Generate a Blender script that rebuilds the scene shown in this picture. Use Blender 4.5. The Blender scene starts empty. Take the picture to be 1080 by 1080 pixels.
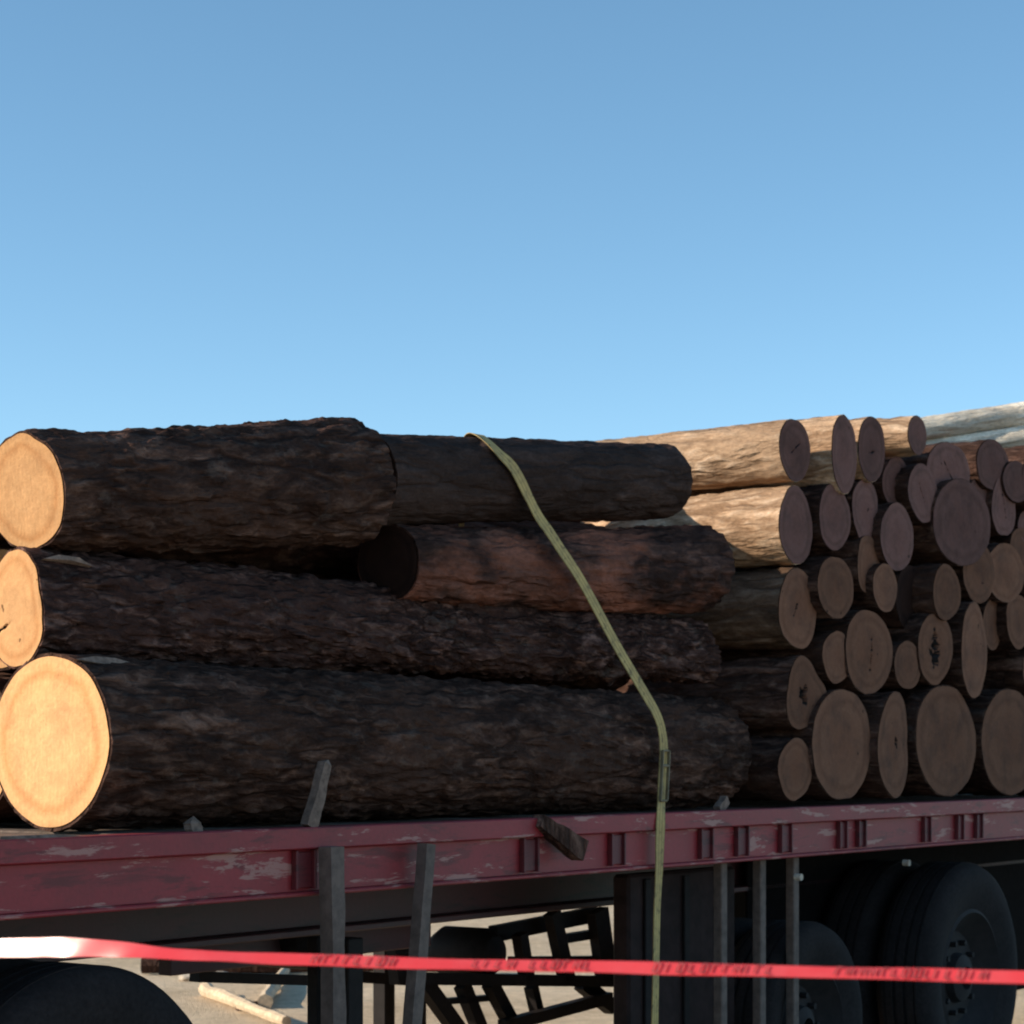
import bpy, bmesh, math, random
import numpy as np
from mathutils import Vector, Matrix

S = bpy.context.scene
COL = S.collection

# ------------------------------------------------------------------ camera, sky, sun, exposure
F_PX, HOR = 2312.0, 796.0                 # focal length and horizon row for a 1080 px wide picture
CAM_H = 1.67
cam_d = bpy.data.cameras.new("camera"); cam = bpy.data.objects.new("camera", cam_d); COL.objects.link(cam)
cam.location = (0, 0, CAM_H); cam.rotation_euler = (math.radians(90), 0, 0)
cam_d.sensor_width = 36; cam_d.lens = 36 * F_PX / 1080; cam_d.shift_y = (HOR - 540) / 1080
cam_d.clip_start = 0.05; cam_d.clip_end = 2000
cam_d.dof.use_dof = True; cam_d.dof.focus_distance = 6.6; cam_d.dof.aperture_fstop = 7.0
S.camera = cam

TH = math.radians(35.7)                   # heading of the trailer, measured from the view axis
ANG = math.pi / 2 - TH
SUN_EL, SUN_PSI = math.radians(21), math.radians(45)
dv = Vector((math.sin(TH), math.cos(TH), 0)); ov = Vector((math.cos(TH), -math.sin(TH), 0))
sh = -dv * math.cos(SUN_PSI) - ov * math.sin(SUN_PSI)
sun_dir = Vector((sh.x * math.cos(SUN_EL), sh.y * math.cos(SUN_EL), math.sin(SUN_EL)))

w = bpy.data.worlds.new("World"); S.world = w; w.use_nodes = True
nt = w.node_tree; sky = nt.nodes.new("ShaderNodeTexSky"); sky.sky_type = 'NISHITA'; sky.sun_disc = False
sky.sun_elevation = SUN_EL; sky.sun_rotation = math.atan2(sun_dir.x, sun_dir.y)
sky.air_density = 0.94; sky.dust_density = 0.12; sky.ozone_density = 2.4; sky.altitude = 2000
bg = nt.nodes["Background"]; bg.inputs[1].default_value = 0.15
hs = nt.nodes.new("ShaderNodeHueSaturation"); hs.inputs["Saturation"].default_value = 1.03; hs.inputs["Hue"].default_value = 0.485
nt.links.new(sky.outputs[0], hs.inputs["Color"]); nt.links.new(hs.outputs[0], bg.inputs[0])

sl = bpy.data.lights.new("sun", 'SUN'); sl.energy = 5.0; sl.angle = math.radians(0.5); sl.color = (1.0, 0.86, 0.68)
so = bpy.data.objects.new("sun", sl); COL.objects.link(so)
so.rotation_euler = sun_dir.to_track_quat('Z', 'Y').to_euler(); so.location = sun_dir * 60

S.view_settings.view_transform = 'Standard'; S.view_settings.look = 'None'
S.view_settings.exposure = 0.4; S.view_settings.gamma = 1; S.view_settings.use_curve_mapping = False
S.render.engine = 'CYCLES'; S.cycles.filter_width = 2.0
S.cycles.max_bounces = 6

# ------------------------------------------------------------------ frame of the trailer: t along it, q into its depth, h up
O = Vector((-1.331, 5.7, 0)); DECK = 1.45
RZ = Matrix.Rotation(ANG, 4, 'Z')
TM = Matrix.Translation(O) @ RZ
def W(t, q, h): return TM @ Vector((t, q, h))
def pix(x, y, q):
    """point (t, q, h) of the lengthwise plane at depth q that the photo shows at pixel x, y"""
    u = (x - 540) / F_PX
    p = O - ov * q
    t = (u * p.y - p.x) / (dv.x - u * dv.y)
    Z = p.y + t * dv.y
    return t, q, CAM_H - (y - HOR) * Z / F_PX
def ppm(x, q):
    t, _, _ = pix(x, 800, q)
    return F_PX / ((O - ov * q).y + t * dv.y)

# ------------------------------------------------------------------ materials
def mat(name):
    m = bpy.data.materials.new(name); m.use_nodes = True
    return m, m.node_tree, m.node_tree.nodes["Principled BSDF"]
def N(nt, typ, **kw):
    n = nt.nodes.new(typ)
    for k, v in kw.items():
        if k.startswith("i_"):
            key = k[2:]
            key = int(key) if key.isdigit() else key.replace("_", " ")
            n.inputs[key].default_value = v
        else: setattr(n, k, v)
    return n
def L(nt, a, b): nt.links.new(a, b)
def ramp(nt, fac, stops):
    r = nt.nodes.new("ShaderNodeValToRGB"); e = r.color_ramp.elements
    while len(e) < len(stops): e.new(0.5)
    for el, (p, c) in zip(e, stops):
        el.position = p; el.color = (c, c, c, 1) if isinstance(c, (int, float)) else (*c, 1)
    L(nt, fac, r.inputs[0]); return r.outputs[0]
def mix(nt, fac, a, b, typ='MIX'):
    m = nt.nodes.new("ShaderNodeMix"); m.data_type = 'RGBA'; m.blend_type = typ
    for k, v in ((0, fac), (6, a), (7, b)):
        sock = m.inputs[k]
        if isinstance(v, bpy.types.NodeSocket): L(nt, v, sock)
        elif isinstance(v, (int, float)): sock.default_value = v if k == 0 else (v, v, v, 1)
        else: sock.default_value = (*v, 1)
    return m.outputs[2]
def noise(nt, vec, scale, detail=4, rough=.55, dist=0.0):
    n = N(nt, "ShaderNodeTexNoise", i_Scale=scale, i_Detail=detail, i_Roughness=rough, i_Distortion=dist)
    if vec is not None: L(nt, vec, n.inputs[0])
    return n.outputs[0]
def coords(nt, scale=(1, 1, 1), rnd=True):
    tc = nt.nodes.new("ShaderNodeTexCoord"); mp = N(nt, "ShaderNodeMapping", i_Scale=scale)
    L(nt, tc.outputs["Object"], mp.inputs[0])
    if rnd:
        oi = nt.nodes.new("ShaderNodeObjectInfo")
        mu = N(nt, "ShaderNodeMath", operation='MULTIPLY', i_1=37.0); L(nt, oi.outputs["Random"], mu.inputs[0])
        L(nt, mu.outputs[0], mp.inputs[1])
    return mp.outputs[0]
def bump(nt, bs, h, strength, dist):
    b = N(nt, "ShaderNodeBump", i_Strength=strength, i_Distance=dist); L(nt, h, b.inputs["Height"]); L(nt, b.outputs[0], bs.inputs["Normal"])
def rand(nt):
    return nt.nodes.new("ShaderNodeObjectInfo").outputs["Random"]

def bark_mat(name, dark, mid, lite, red=None, lichen=0.0, spec=.06, plate=(9.5, 9.5, 1.9), redscale=3.2):
    m, nt, bs = mat(name)
    c = coords(nt, (1, 1, .35)); c2 = coords(nt, (1, 1, .6))
    n1 = noise(nt, c, 26, 6, .65, .6); n2 = noise(nt, c2, redscale, 4, .6); n3 = noise(nt, c2, 90, 3, .7)
    pc = coords(nt, plate)
    dist = N(nt, "ShaderNodeTexNoise", i_Scale=1.3, i_Detail=3.0); L(nt, pc, dist.inputs[0])
    dm = N(nt, "ShaderNodeVectorMath", operation='SCALE'); L(nt, dist.outputs[1], dm.inputs[0]); dm.inputs["Scale"].default_value = 1.5
    da = N(nt, "ShaderNodeVectorMath", operation='ADD'); L(nt, pc, da.inputs[0]); L(nt, dm.outputs[0], da.inputs[1])
    vo = N(nt, "ShaderNodeTexVoronoi", feature='DISTANCE_TO_EDGE', i_Scale=1.0); L(nt, da.outputs[0], vo.inputs[0])
    vc = N(nt, "ShaderNodeTexVoronoi", i_Scale=1.0); L(nt, da.outputs[0], vc.inputs[0])
    sepc = nt.nodes.new("ShaderNodeSeparateColor"); L(nt, vc.outputs["Color"], sepc.inputs[0])
    col = ramp(nt, n1, [(.32, dark), (.5, mid), (.68, lite)])
    col = mix(nt, .55, col, ramp(nt, sepc.outputs[0], [(.1, .45), (.9, 1.7)]), 'MULTIPLY')       # plates differ in tone
    col = mix(nt, ramp(nt, vo.outputs["Distance"], [(.02, .8), (.14, 0.)]), col, dark)              # furrows between plates
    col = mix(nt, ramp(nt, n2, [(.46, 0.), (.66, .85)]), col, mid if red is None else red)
    col = mix(nt, .35, col, ramp(nt, n3, [(.3, .25), (.75, 1.5)]), 'MULTIPLY')
    if lichen:
        col = mix(nt, ramp(nt, noise(nt, c2, 14, 5, .7), [(.58, 0.), (.68, lichen)]), col, (.26, .22, .19))
    vr = N(nt, "ShaderNodeHueSaturation", i_Color=(1, 1, 1, 1)); L(nt, col, vr.inputs["Color"])
    L(nt, ramp(nt, rand(nt), [(0, .8), (1, 1.25)]), vr.inputs["Value"])
    L(nt, vr.outputs[0], bs.inputs["Base Color"])
    bs.inputs["Roughness"].default_value = .85; bs.inputs["Specular IOR Level"].default_value = spec
    vr2 = ramp(nt, vo.outputs["Distance"], [(0., 0.), (.22, 1.)])
    a = nt.nodes.new("ShaderNodeMath"); a.operation = 'MULTIPLY_ADD'; a.inputs[1].default_value = .7
    L(nt, vr2, a.inputs[0]); L(nt, n1, a.inputs[2])
    bump(nt, bs, a.outputs[0], .9, .016)
    return m

def cut_mat(name, sap, ring, heart, stain, stain_amt, ringfreq=170):
    m, nt, bs = mat(name)
    c = coords(nt, (1, 1, 1), False); cr = coords(nt, (1, 1, 1), True)
    wob = N(nt, "ShaderNodeTexNoise", i_Scale=6.0, i_Detail=3.0); L(nt, cr, wob.inputs[0])
    sub = N(nt, "ShaderNodeVectorMath", operation='SUBTRACT'); L(nt, wob.outputs[1], sub.inputs[0]); sub.inputs[1].default_value = (.5, .5, .5)
    sc = N(nt, "ShaderNodeVectorMath", operation='SCALE'); L(nt, sub.outputs[0], sc.inputs[0]); sc.inputs["Scale"].default_value = .07
    ad = N(nt, "ShaderNodeVectorMath", operation='ADD'); L(nt, c, ad.inputs[0]); L(nt, sc.outputs[0], ad.inputs[1])
    ln = N(nt, "ShaderNodeVectorMath", operation='LENGTH'); L(nt, ad.outputs[0], ln.inputs[0])
    fr = N(nt, "ShaderNodeMath", operation='MULTIPLY', i_1=float(ringfreq)); L(nt, ln.outputs["Value"], fr.inputs[0])
    sn = N(nt, "ShaderNodeMath", operation='SINE'); L(nt, fr.outputs[0], sn.inputs[0])
    rg = ramp(nt, sn.outputs[0], [(0., 0.), (1., 1.)])
    n = noise(nt, cr, 9, 5, .6); nf = noise(nt, cr, 60, 4, .7)
    at = nt.nodes.new("ShaderNodeAttribute"); at.attribute_name = "rel"     # 0 at the pith, 1 at the bark
    rr = N(nt, "ShaderNodeMath", operation='MULTIPLY_ADD', i_1=.28, i_2=-.14); L(nt, n, rr.inputs[0])
    ra = N(nt, "ShaderNodeMath", operation='ADD'); L(nt, at.outputs["Fac"], ra.inputs[0]); L(nt, rr.outputs[0], ra.inputs[1])
    col = ramp(nt, ra.outputs[0], [(0., heart), (.45, tuple((a + b) / 2 for a, b in zip(heart, sap))), (.68, sap), (.8, ring), (.9, sap), (1., sap)])
    col = mix(nt, .16, col, mix(nt, rg, ring, sap), 'MIX')
    col = mix(nt, ramp(nt, n, [(.45, 0.), (.75, stain_amt)]), col, stain)
    col = mix(nt, .3, col, ramp(nt, nf, [(.3, .55), (.7, 1.2)]), 'MULTIPLY')
    sp = noise(nt, cr, 22, 2, .5)
    col = mix(nt, ramp(nt, sp, [(.74, 0.), (.77, .8)]), col, tuple(v * .25 for v in stain))
    hv = N(nt, "ShaderNodeHueSaturation"); L(nt, col, hv.inputs["Color"])
    L(nt, ramp(nt, rand(nt), [(0, .72), (1, 1.12)]), hv.inputs["Value"])
    L(nt, hv.outputs[0], bs.inputs["Base Color"])
    bs.inputs["Roughness"].default_value = .9; bs.inputs["Specular IOR Level"].default_value = .06
    wv = N(nt, "ShaderNodeTexWave", i_Scale=20.0, i_Distortion=4.5, i_Detail=3.0); L(nt, cr, wv.inputs[0])
    ah = nt.nodes.new("ShaderNodeMath"); ah.operation = 'MULTIPLY_ADD'; ah.inputs[1].default_value = .08
    L(nt, wv.outputs["Fac"], ah.inputs[0]); L(nt, nf, ah.inputs[2])
    bump(nt, bs, ah.outputs[0], .5, .006)
    return m

def paint_mat(name, base, worn, wear, rust, rough=.55, scale=9):
    m, nt, bs = mat(name)
    c = coords(nt, (1, 1, 1), True); cs = coords(nt, (.35, 1, 2.2), True)
    n1 = noise(nt, cs, scale, 6, .7, .3); n2 = noise(nt, c, 3, 4, .6); n3 = noise(nt, c, 55, 4, .7)
    col = mix(nt, ramp(nt, n2, [(.35, 0.), (.7, .7)]), base, rust)
    col = mix(nt, .3, col, ramp(nt, n3, [(.3, .5), (.75, 1.3)]), 'MULTIPLY')
    n4 = noise(nt, cs, scale * .7, 6, .75, .5)
    col = mix(nt, ramp(nt, n4, [(.54, 0.), (.62, .75)]), col, tuple(v * .5 for v in rust))      # grime and rust
    col = mix(nt, ramp(nt, n1, [(1 - wear, 0.), (1.04 - wear, .8)]), col, worn)
    L(nt, col, bs.inputs["Base Color"]); bs.inputs["Roughness"].default_value = rough
    bump(nt, bs, n3, .25, .003)
    return m

def plain(name, col, rough=.7, var=.35, scale=30, spec=.4, bmp=.2):
    m, nt, bs = mat(name)
    c = coords(nt); n = noise(nt, c, scale, 5, .65); n2 = noise(nt, c, scale * .15, 3, .6)
    k = mix(nt, 1.0, tuple(col), ramp(nt, n, [(.3, 1 - var), (.7, 1 + var)]), 'MULTIPLY')
    k = mix(nt, .5, k, ramp(nt, n2, [(.3, 1 - var), (.7, 1 + var)]), 'MULTIPLY')
    L(nt, k, bs.inputs["Base Color"]); bs.inputs["Roughness"].default_value = rough; bs.inputs["Specular IOR Level"].default_value = spec
    bump(nt, bs, n, bmp, .004)
    return m

M = {}
M['bark'] = bark_mat("dark_bark", (.028, .0145, .011), (.078, .041, .030), (.19, .11, .082), lichen=.15)
M['bark_smooth'] = bark_mat("smooth_bark", (.036, .022, .018), (.056, .035, .029), (.09, .060, .052))
M['bark_red'] = bark_mat("red_bark_warm_light", (.026, .014, .012), (.052, .028, .022), (.11, .058, .045), red=(.30, .115, .075))  # reddish bark; its strong red patches also paint in warm sunlight
M['bark_pale'] = bark_mat("pale_bark", (.24, .145, .085), (.50, .33, .21), (.70, .52, .37))
M['bark_flaky'] = bark_mat("flaky_bark", (.025, .0125, .010), (.080, .040, .032), (.29, .165, .13), lichen=.2, plate=(13, 13, 4.5))
M['bark_shaded'] = bark_mat("shaded_pale_bark", (.065, .038, .025), (.115, .070, .046), (.20, .135, .095))  # pale bark darkened, painting the shade on the third crosswise flank
M['cut_mauve'] = cut_mat("greyed_cut_wood", (.195, .102, .088), (.15, .078, .065), (.168, .083, .07), (.088, .052, .046), .7, 160)
M['peeled'] = bark_mat("peeled_pole", (.62, .53, .42), (.78, .70, .58), (.85, .78, .68))
M['cut'] = cut_mat("fresh_cut_wood", (.74, .405, .185), (.60, .29, .12), (.76, .43, .205), (.46, .25, .12), .6, 150)
M['cut_old'] = cut_mat("weathered_cut_wood", (.215, .105, .066), (.165, .078, .049), (.185, .084, .052), (.09, .05, .038), .7, 160)
M['cut_dark'] = cut_mat("dark_shaded_cut_wood", (.034, .018, .014), (.024, .013, .011), (.028, .015, .012), (.014, .008, .007), .7, 160)  # dark end wood; also shade painted on ends in gaps and under logs
M['red'] = paint_mat("worn_red_paint", (.28, .017, .025), (.38, .19, .16), .43, (.17, .017, .020))
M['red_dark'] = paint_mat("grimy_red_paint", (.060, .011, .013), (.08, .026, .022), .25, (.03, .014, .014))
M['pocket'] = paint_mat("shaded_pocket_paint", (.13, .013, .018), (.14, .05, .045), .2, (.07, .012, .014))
M['chassis'] = plain("oily_chassis_paint", (.011, .008, .008), .7, spec=.2)
M['black_shade'] = plain("painted_deep_shade", (.006, .005, .005), .9, spec=.05)  # black put in for the shadowed space behind the wheels
M['plank'] = plain("weathered_deck_plank", (.12, .085, .065), .85, .5, 40)
M['rubber'] = plain("tyre_rubber", (.020, .0165, .0165), .9, .3, 60, .15)
M['rim'] = plain("dirty_rim", (.014, .010, .010), .8, .4, 20)
M['grey_steel'] = plain("grey_stake", (.12, .085, .07), .75, .35, 25)
M['buckle'] = plain("worn_brass_buckle", (.17, .13, .07), .6, .3, 30)
M['stick'] = plain("grey_stick", (.16, .11, .085), .9, .5, 40)
M['tan_wood'] = plain("split_pale_wood", (.55, .42, .28), .9, .35, 30)
M['flake'] = plain("loose_bark_flake", (.22, .15, .115), .9, .45, 50)
M['stone'] = plain("pale_stone", (.45, .38, .30), .9, .3, 18)
M['box'] = plain("grimy_locker_paint", (.026, .015, .014), .75, .4, 14, .15)

def strap_mat():
    m, nt, bs = mat("yellow_webbing")
    tc = nt.nodes.new("ShaderNodeTexCoord"); sx = nt.nodes.new("ShaderNodeSeparateXYZ"); L(nt, tc.outputs["UV"], sx.inputs[0])
    edge = ramp(nt, sx.outputs[0], [(.0, 0.), (.18, 1.), (.34, .15), (.5, 1.), (.66, .15), (.82, 1.), (1., 0.)])
    wv = N(nt, "ShaderNodeTexWave", i_Scale=60.0, bands_direction='Y'); L(nt, tc.outputs["UV"], wv.inputs[0])
    g = noise(nt, tc.outputs["Object"], 18, 5, .7)
    col = mix(nt, edge, (.36, .245, .085), (.62, .445, .16))
    col = mix(nt, ramp(nt, g, [(.4, 0.), (.7, .6)]), col, (.15, .115, .06))
    mk = N(nt, "ShaderNodeMapping", i_Scale=(2.2, 34, 1)); L(nt, tc.outputs["UV"], mk.inputs[0])
    col = mix(nt, ramp(nt, noise(nt, mk.outputs[0], 1.0, 2, .5), [(.58, 0.), (.66, .55)]), col, (.09, .065, .035))   # printed marks, rubbed off
    L(nt, col, bs.inputs["Base Color"]); bs.inputs["Roughness"].default_value = .8
    bump(nt, bs, wv.outputs["Fac"], .3, .001)
    return m
M['strap'] = strap_mat()

def tape_mat():
    m, nt, bs = mat("red_barrier_film")
    c = coords(nt, (1, 1, 1), False)
    n = noise(nt, c, 16, 4, .6)
    col = mix(nt, ramp(nt, n, [(.4, 0.), (.8, .5)]), (.84, .08, .095), (.85, .19, .21))
    L(nt, col, bs.inputs["Base Color"]); bs.inputs["Roughness"].default_value = .28; bs.inputs["Specular IOR Level"].default_value = .6
    tr = nt.nodes.new("ShaderNodeBsdfTranslucent"); L(nt, col, tr.inputs[0])
    mx = N(nt, "ShaderNodeMixShader", i_0=.4); out = nt.nodes["Material Output"]
    L(nt, bs.outputs[0], mx.inputs[1]); L(nt, tr.outputs[0], mx.inputs[2]); L(nt, mx.outputs[0], out.inputs[0])
    bump(nt, bs, n, .06, .003)
    return m
M['tape'] = tape_mat()
M['ink'] = plain("faded_black_print", (.34, .05, .055), .5, .4, 80)

def ground_mat():
    m, nt, bs = mat("dry_dirt")
    tc = nt.nodes.new("ShaderNodeTexCoord"); c = tc.outputs["Object"]
    n1 = noise(nt, c, .6, 6, .6); n2 = noise(nt, c, 7, 6, .7); n3 = noise(nt, c, 45, 4, .7)
    col = ramp(nt, n1, [(.3, (.56, .42, .27)), (.7, (.80, .64, .45))])
    col = mix(nt, .55, col, ramp(nt, n2, [(.3, .5), (.7, 1.25)]), 'MULTIPLY')
    col = mix(nt, .4, col, ramp(nt, n3, [(.3, .55), (.7, 1.25)]), 'MULTIPLY')
    L(nt, col, bs.inputs["Base Color"]); bs.inputs["Roughness"].default_value = .95; bs.inputs["Specular IOR Level"].default_value = .1
    a = nt.nodes.new("ShaderNodeMath"); L(nt, n2, a.inputs[0]); L(nt, n3, a.inputs[1])
    bump(nt, bs, a.outputs[0], .6, .05)
    return m
M['ground'] = ground_mat()

# ------------------------------------------------------------------ helpers
def thing(name, label, cat, mtx=None, group=None):
    o = bpy.data.objects.new(name, None); COL.objects.link(o); o.empty_display_size = .2
    if mtx is not None: o.matrix_world = mtx
    o['label'] = label; o['category'] = cat
    if group: o['group'] = group
    return o
def tag(o, label, cat, group=None):
    o['label'] = label; o['category'] = cat
    if group: o['group'] = group
    return o
def mesh_obj(name, verts, faces, mats, parent=None, smooth=True, mi=None):
    me = bpy.data.meshes.new(name); me.from_pydata([tuple(v) for v in verts], [], [tuple(f) for f in faces])
    for m in (mats if isinstance(mats, (list, tuple)) else [mats]): me.materials.append(m)
    if smooth: me.polygons.foreach_set("use_smooth", [True] * len(me.polygons))
    if mi is not None: me.polygons.foreach_set("material_index", mi)
    me.update()
    o = bpy.data.objects.new(name, me); COL.objects.link(o)
    if parent: o.parent = parent
    return o
class MB:
    """boxes, bars, prisms and lathes gathered into one mesh"""
    def __init__(s): s.bm = bmesh.new()
    def box(s, a, b, bevel=.004):
        lo = [min(x, y) for x, y in zip(a, b)]; hi = [max(x, y) for x, y in zip(a, b)]
        r = bmesh.ops.create_cube(s.bm, size=1)
        for v in r['verts']: v.co = [lo[i] + (v.co[i] + .5) * (hi[i] - lo[i]) for i in range(3)]
        if bevel:
            es = list({e for v in r['verts'] for e in v.link_edges})
            bmesh.ops.bevel(s.bm, geom=es, offset=min(bevel, min(h - l for h, l in zip(hi, lo)) * .3), segments=1, affect='EDGES')
        return s
    def bar(s, a, b, w, d=None, up=(0, 0, 1), round_=False, seg=12, w2=None):
        a, b = Vector(a), Vector(b); d = d or w; z = (b - a).normalized(); upv = Vector(up)
        if abs(z.dot(upv)) > .95: upv = Vector((0, 1, 0))
        x = z.cross(upv).normalized(); y = z.cross(x).normalized()
        n = seg if round_ else 4; rings = []
        for p, k in ((a, 1), (b, (w2 / w) if w2 else 1)):
            ring = []
            for i in range(n):
                f = 2 * math.pi * i / n + (0 if round_ else math.pi / 4)
                s_ = 1 if round_ else math.sqrt(2)
                ring.append(s.bm.verts.new(p + x * math.cos(f) * w / 2 * s_ * k + y * math.sin(f) * d / 2 * s_ * k))
            rings.append(ring)
        for i in range(n):
            s.bm.faces.new((rings[0][i], rings[0][(i + 1) % n], rings[1][(i + 1) % n], rings[1][i]))
        s.bm.faces.new(rings[0][::-1]); s.bm.faces.new(rings[1])
        return s
    def lathe(s, c, prof, axis=(0, 1, 0), seg=56, closed=True, wob=None):
        """prof = (radius, offset along axis) list"""
        c = Vector(c); ax = Vector(axis).normalized(); x = Vector((1, 0, 0)); y = ax.cross(x)
        if y.length < .1: x = Vector((0, 0, 1)); y = ax.cross(x)
        y.normalize(); rings = []
        for r, off in prof:
            rings.append([s.bm.verts.new(c + ax * off + (x * math.cos(f) + y * math.sin(f)) * r) for f in (2 * math.pi * i / seg for i in range(seg))])
        k = len(rings)
        for j in range(k if closed else k - 1):
            A, B = rings[j], rings[(j + 1) % k]
            for i in range(seg): s.bm.faces.new((A[i], A[(i + 1) % seg], B[(i + 1) % seg], B[i]))
        if not closed:
            s.bm.faces.new(rings[0]); s.bm.faces.new(rings[-1][::-1])
        return s
    def build(s, name, m, parent=None, smooth=False):
        bmesh.ops.recalc_face_normals(s.bm, faces=s.bm.faces)
        me = bpy.data.meshes.new(name); s.bm.to_mesh(me); s.bm.free(); me.materials.append(m)
        if smooth:
            me.polygons.foreach_set("use_smooth", [True] * len(me.polygons)); me.set_sharp_from_angle(angle=math.radians(35))
        o = bpy.data.objects.new(name, me); COL.objects.link(o)
        if parent: o.parent = parent
        return o

def vnoise(P, seed=0):
    i = np.floor(P).astype(np.int64); f = P - i; f = f * f * f * (f * (f * 6 - 15) + 10)
    def h(dx, dy, dz):
        n = (i[..., 0] + dx) * 374761393 + (i[..., 1] + dy) * 668265263 + (i[..., 2] + dz) * 2147483647 + seed * 974711
        n = (n ^ (n >> 13)) * 1274126177; n = n & 0x7fffffff; n = (n ^ (n >> 16)) & 0xffff
        return n / 65535.0
    fx, fy, fz = f[..., 0], f[..., 1], f[..., 2]
    def lx(dy, dz): return h(0, dy, dz) * (1 - fx) + h(1, dy, dz) * fx
    def ly(dz): return lx(0, dz) * (1 - fy) + lx(1, dz) * fy
    return ly(0) * (1 - fz) + ly(1) * fz
def fbm(P, seed=0, oct=4, gain=.5):
    a, s, t = 1., 0., 0.
    for k in range(oct): s = s + a * vnoise(P * (2 ** k), seed + k * 17); t += a; a *= gain
    return s / t

# ------------------------------------------------------------------ logs
def make_log(label, p0, p1, r0, r1, bark, cut, seed, group, amp=.012, na=72, nl=120, ov_=(1, 1), bend=.0, lump=.06,
             crack=None, squash=None, name="log", kf_=.95, knots=0, rot=0.0, tilt=0.0):
    """p0 is the middle of the end the photo shows, p1 the other end, both as t, q, h"""
    rs = random.Random(seed)
    a, b = W(*p0), W(*p1); z = (b - a); ln = z.length; z.normalize()
    y = Vector((0, 0, 1)); x = y.cross(z).normalized(); y = z.cross(x).normalized()
    R = Matrix((x, y, z)).transposed().to_4x4(); R.translation = a
    root = thing(name, label, "log", R, group)
    fi = np.arange(na) * 2 * np.pi / na; sl_ = np.linspace(0, 1, nl)
    FI, SL = np.meshgrid(fi, sl_)
    rb = r0 + (r1 - r0) * SL
    Pc = np.stack([np.cos(FI) * 1.3 + 50, np.sin(FI) * 1.3 + 50, SL * ln * 1.1 + 50], -1)
    rb = rb * (1 + lump * 2 * (fbm(Pc, seed, 3) - .5))
    if squash is not None: rb = rb * (1 + squash[0] * np.cos(squash[1] * FI + squash[2]))
    # bark: furrowed plates, long along the trunk
    Pb = np.stack([np.cos(FI) * rb * 24 + 90, np.sin(FI) * rb * 24 + 90, SL * ln * 6 + 90], -1)
    wv = fbm(Pb * .4, seed + 5, 2) * 1.6
    Pb = Pb + wv[..., None]
    rg = 1 - np.abs(2 * fbm(Pb, seed + 3, 4, .55) - 1) * 2.2
    pl = fbm(Pb * 2.1, seed + 9, 3, .6)
    dsp = amp * (1.1 * (pl - .5) - 1.0 * np.clip(rg, 0, 1) + .3)
    for _ in range(knots):
        kf, ks, kr = rs.uniform(0, 6.28), rs.uniform(.1, .95), rs.uniform(.02, .045)
        dd = ((np.angle(np.exp(1j * (FI - kf)))) * rb) ** 2 + ((SL - ks) * ln) ** 2
        dsp = dsp + .02 * np.exp(-dd / kr ** 2)
    dsp = dsp * np.clip(.25 + SL * ln / .06, 0, 1)
    rr = rb + dsp
    bx = bend * np.sin(SL * np.pi * rs.uniform(.8, 1.3)) ; ph = rs.uniform(0, 6.28)
    X = np.cos(FI) * rr * ov_[0] + bx * math.cos(ph); Y = np.sin(FI) * rr * ov_[1] + bx * math.sin(ph)
    # rough end rim, not a perfect plane
    tl = tilt
    Zc = SL * ln + (1 - SL) ** 40 * (tl * np.cos(FI) * r0)
    V = np.stack([X, Y, Zc], -1).reshape(-1, 3).tolist()
    idx = lambda i, j: i * na + (j % na)
    Fs = [(idx(i, j), idx(i, j + 1), idx(i + 1, j + 1), idx(i + 1, j)) for i in range(nl - 1) for j in range(na)]
    mi = [0] * len(Fs)
    base = len(V)
    K = kf_
    XR = np.cos(fi) * rb[0] * ov_[0] + bx[0] * math.cos(ph); YR = np.sin(fi) * rb[0] * ov_[1] + bx[0] * math.sin(ph)
    V += [(XR[j] * K, YR[j] * K, Zc[0, j] + .001) for j in range(na)]
    for j in range(na): Fs.append((base + j, base + (j + 1) % na, idx(0, j + 1), idx(0, j))); mi.append(0)
    c2 = len(V); V.append((float(X[-1].mean()), float(Y[-1].mean()), ln + .002))
    for j in range(na): Fs.append((idx(nl - 1, j), idx(nl - 1, j + 1), c2)); mi.append(1)
    o = mesh_obj("bark", V, Fs, [bark, cut], root, True, mi)
    o.data.set_sharp_from_angle(angle=math.radians(60))
    # the sawn face
    nr = 22
    G = (np.arange(1, nr + 1) / nr)[:, None]
    PX, PY = XR[None] * K * 1.004 * G, YR[None] * K * 1.004 * G
    ZZ = -.003 + tl * np.cos(fi)[None] * r0 * G
    ZZ = ZZ + .010 * (fbm(np.stack([PX * 9 + 7, PY * 9 + 7, np.full_like(PX, 3 + seed * .37)], -1), seed, 3) - .5) * np.where(G < 1, 1, .4)
    CM = np.zeros_like(PX)
    for (cx, cy, ca, cl, cw) in (crack or []):           # offset, angle, length, width in fractions of the radius
        ux, uy = PX / r0 - cx, PY / r0 - cy
        al = ux * math.cos(ca) + uy * math.sin(ca); pe = -ux * math.sin(ca) + uy * math.cos(ca)
        wd = cw * np.clip(1 - np.abs(al) / cl, 0, 1) * (1 + .5 * np.sin(al * 23 + seed))
        CM = np.where((np.abs(al) < cl) & (np.abs(pe) < wd), 1., CM)
    ZZ = ZZ + CM * .03
    V = [(0, 0, -.003)] + np.stack([PX, PY, ZZ], -1).reshape(-1, 3).tolist()
    rel = [0.] + np.broadcast_to(G, PX.shape).reshape(-1).tolist(); depth_mask = [0.] + CM.reshape(-1).tolist(); Fs = []
    vi = lambda k, j: 1 + (k - 1) * na + j % na
    mi = []
    for j in range(na): Fs.append((0, vi(1, j + 1), vi(1, j)))
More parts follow.
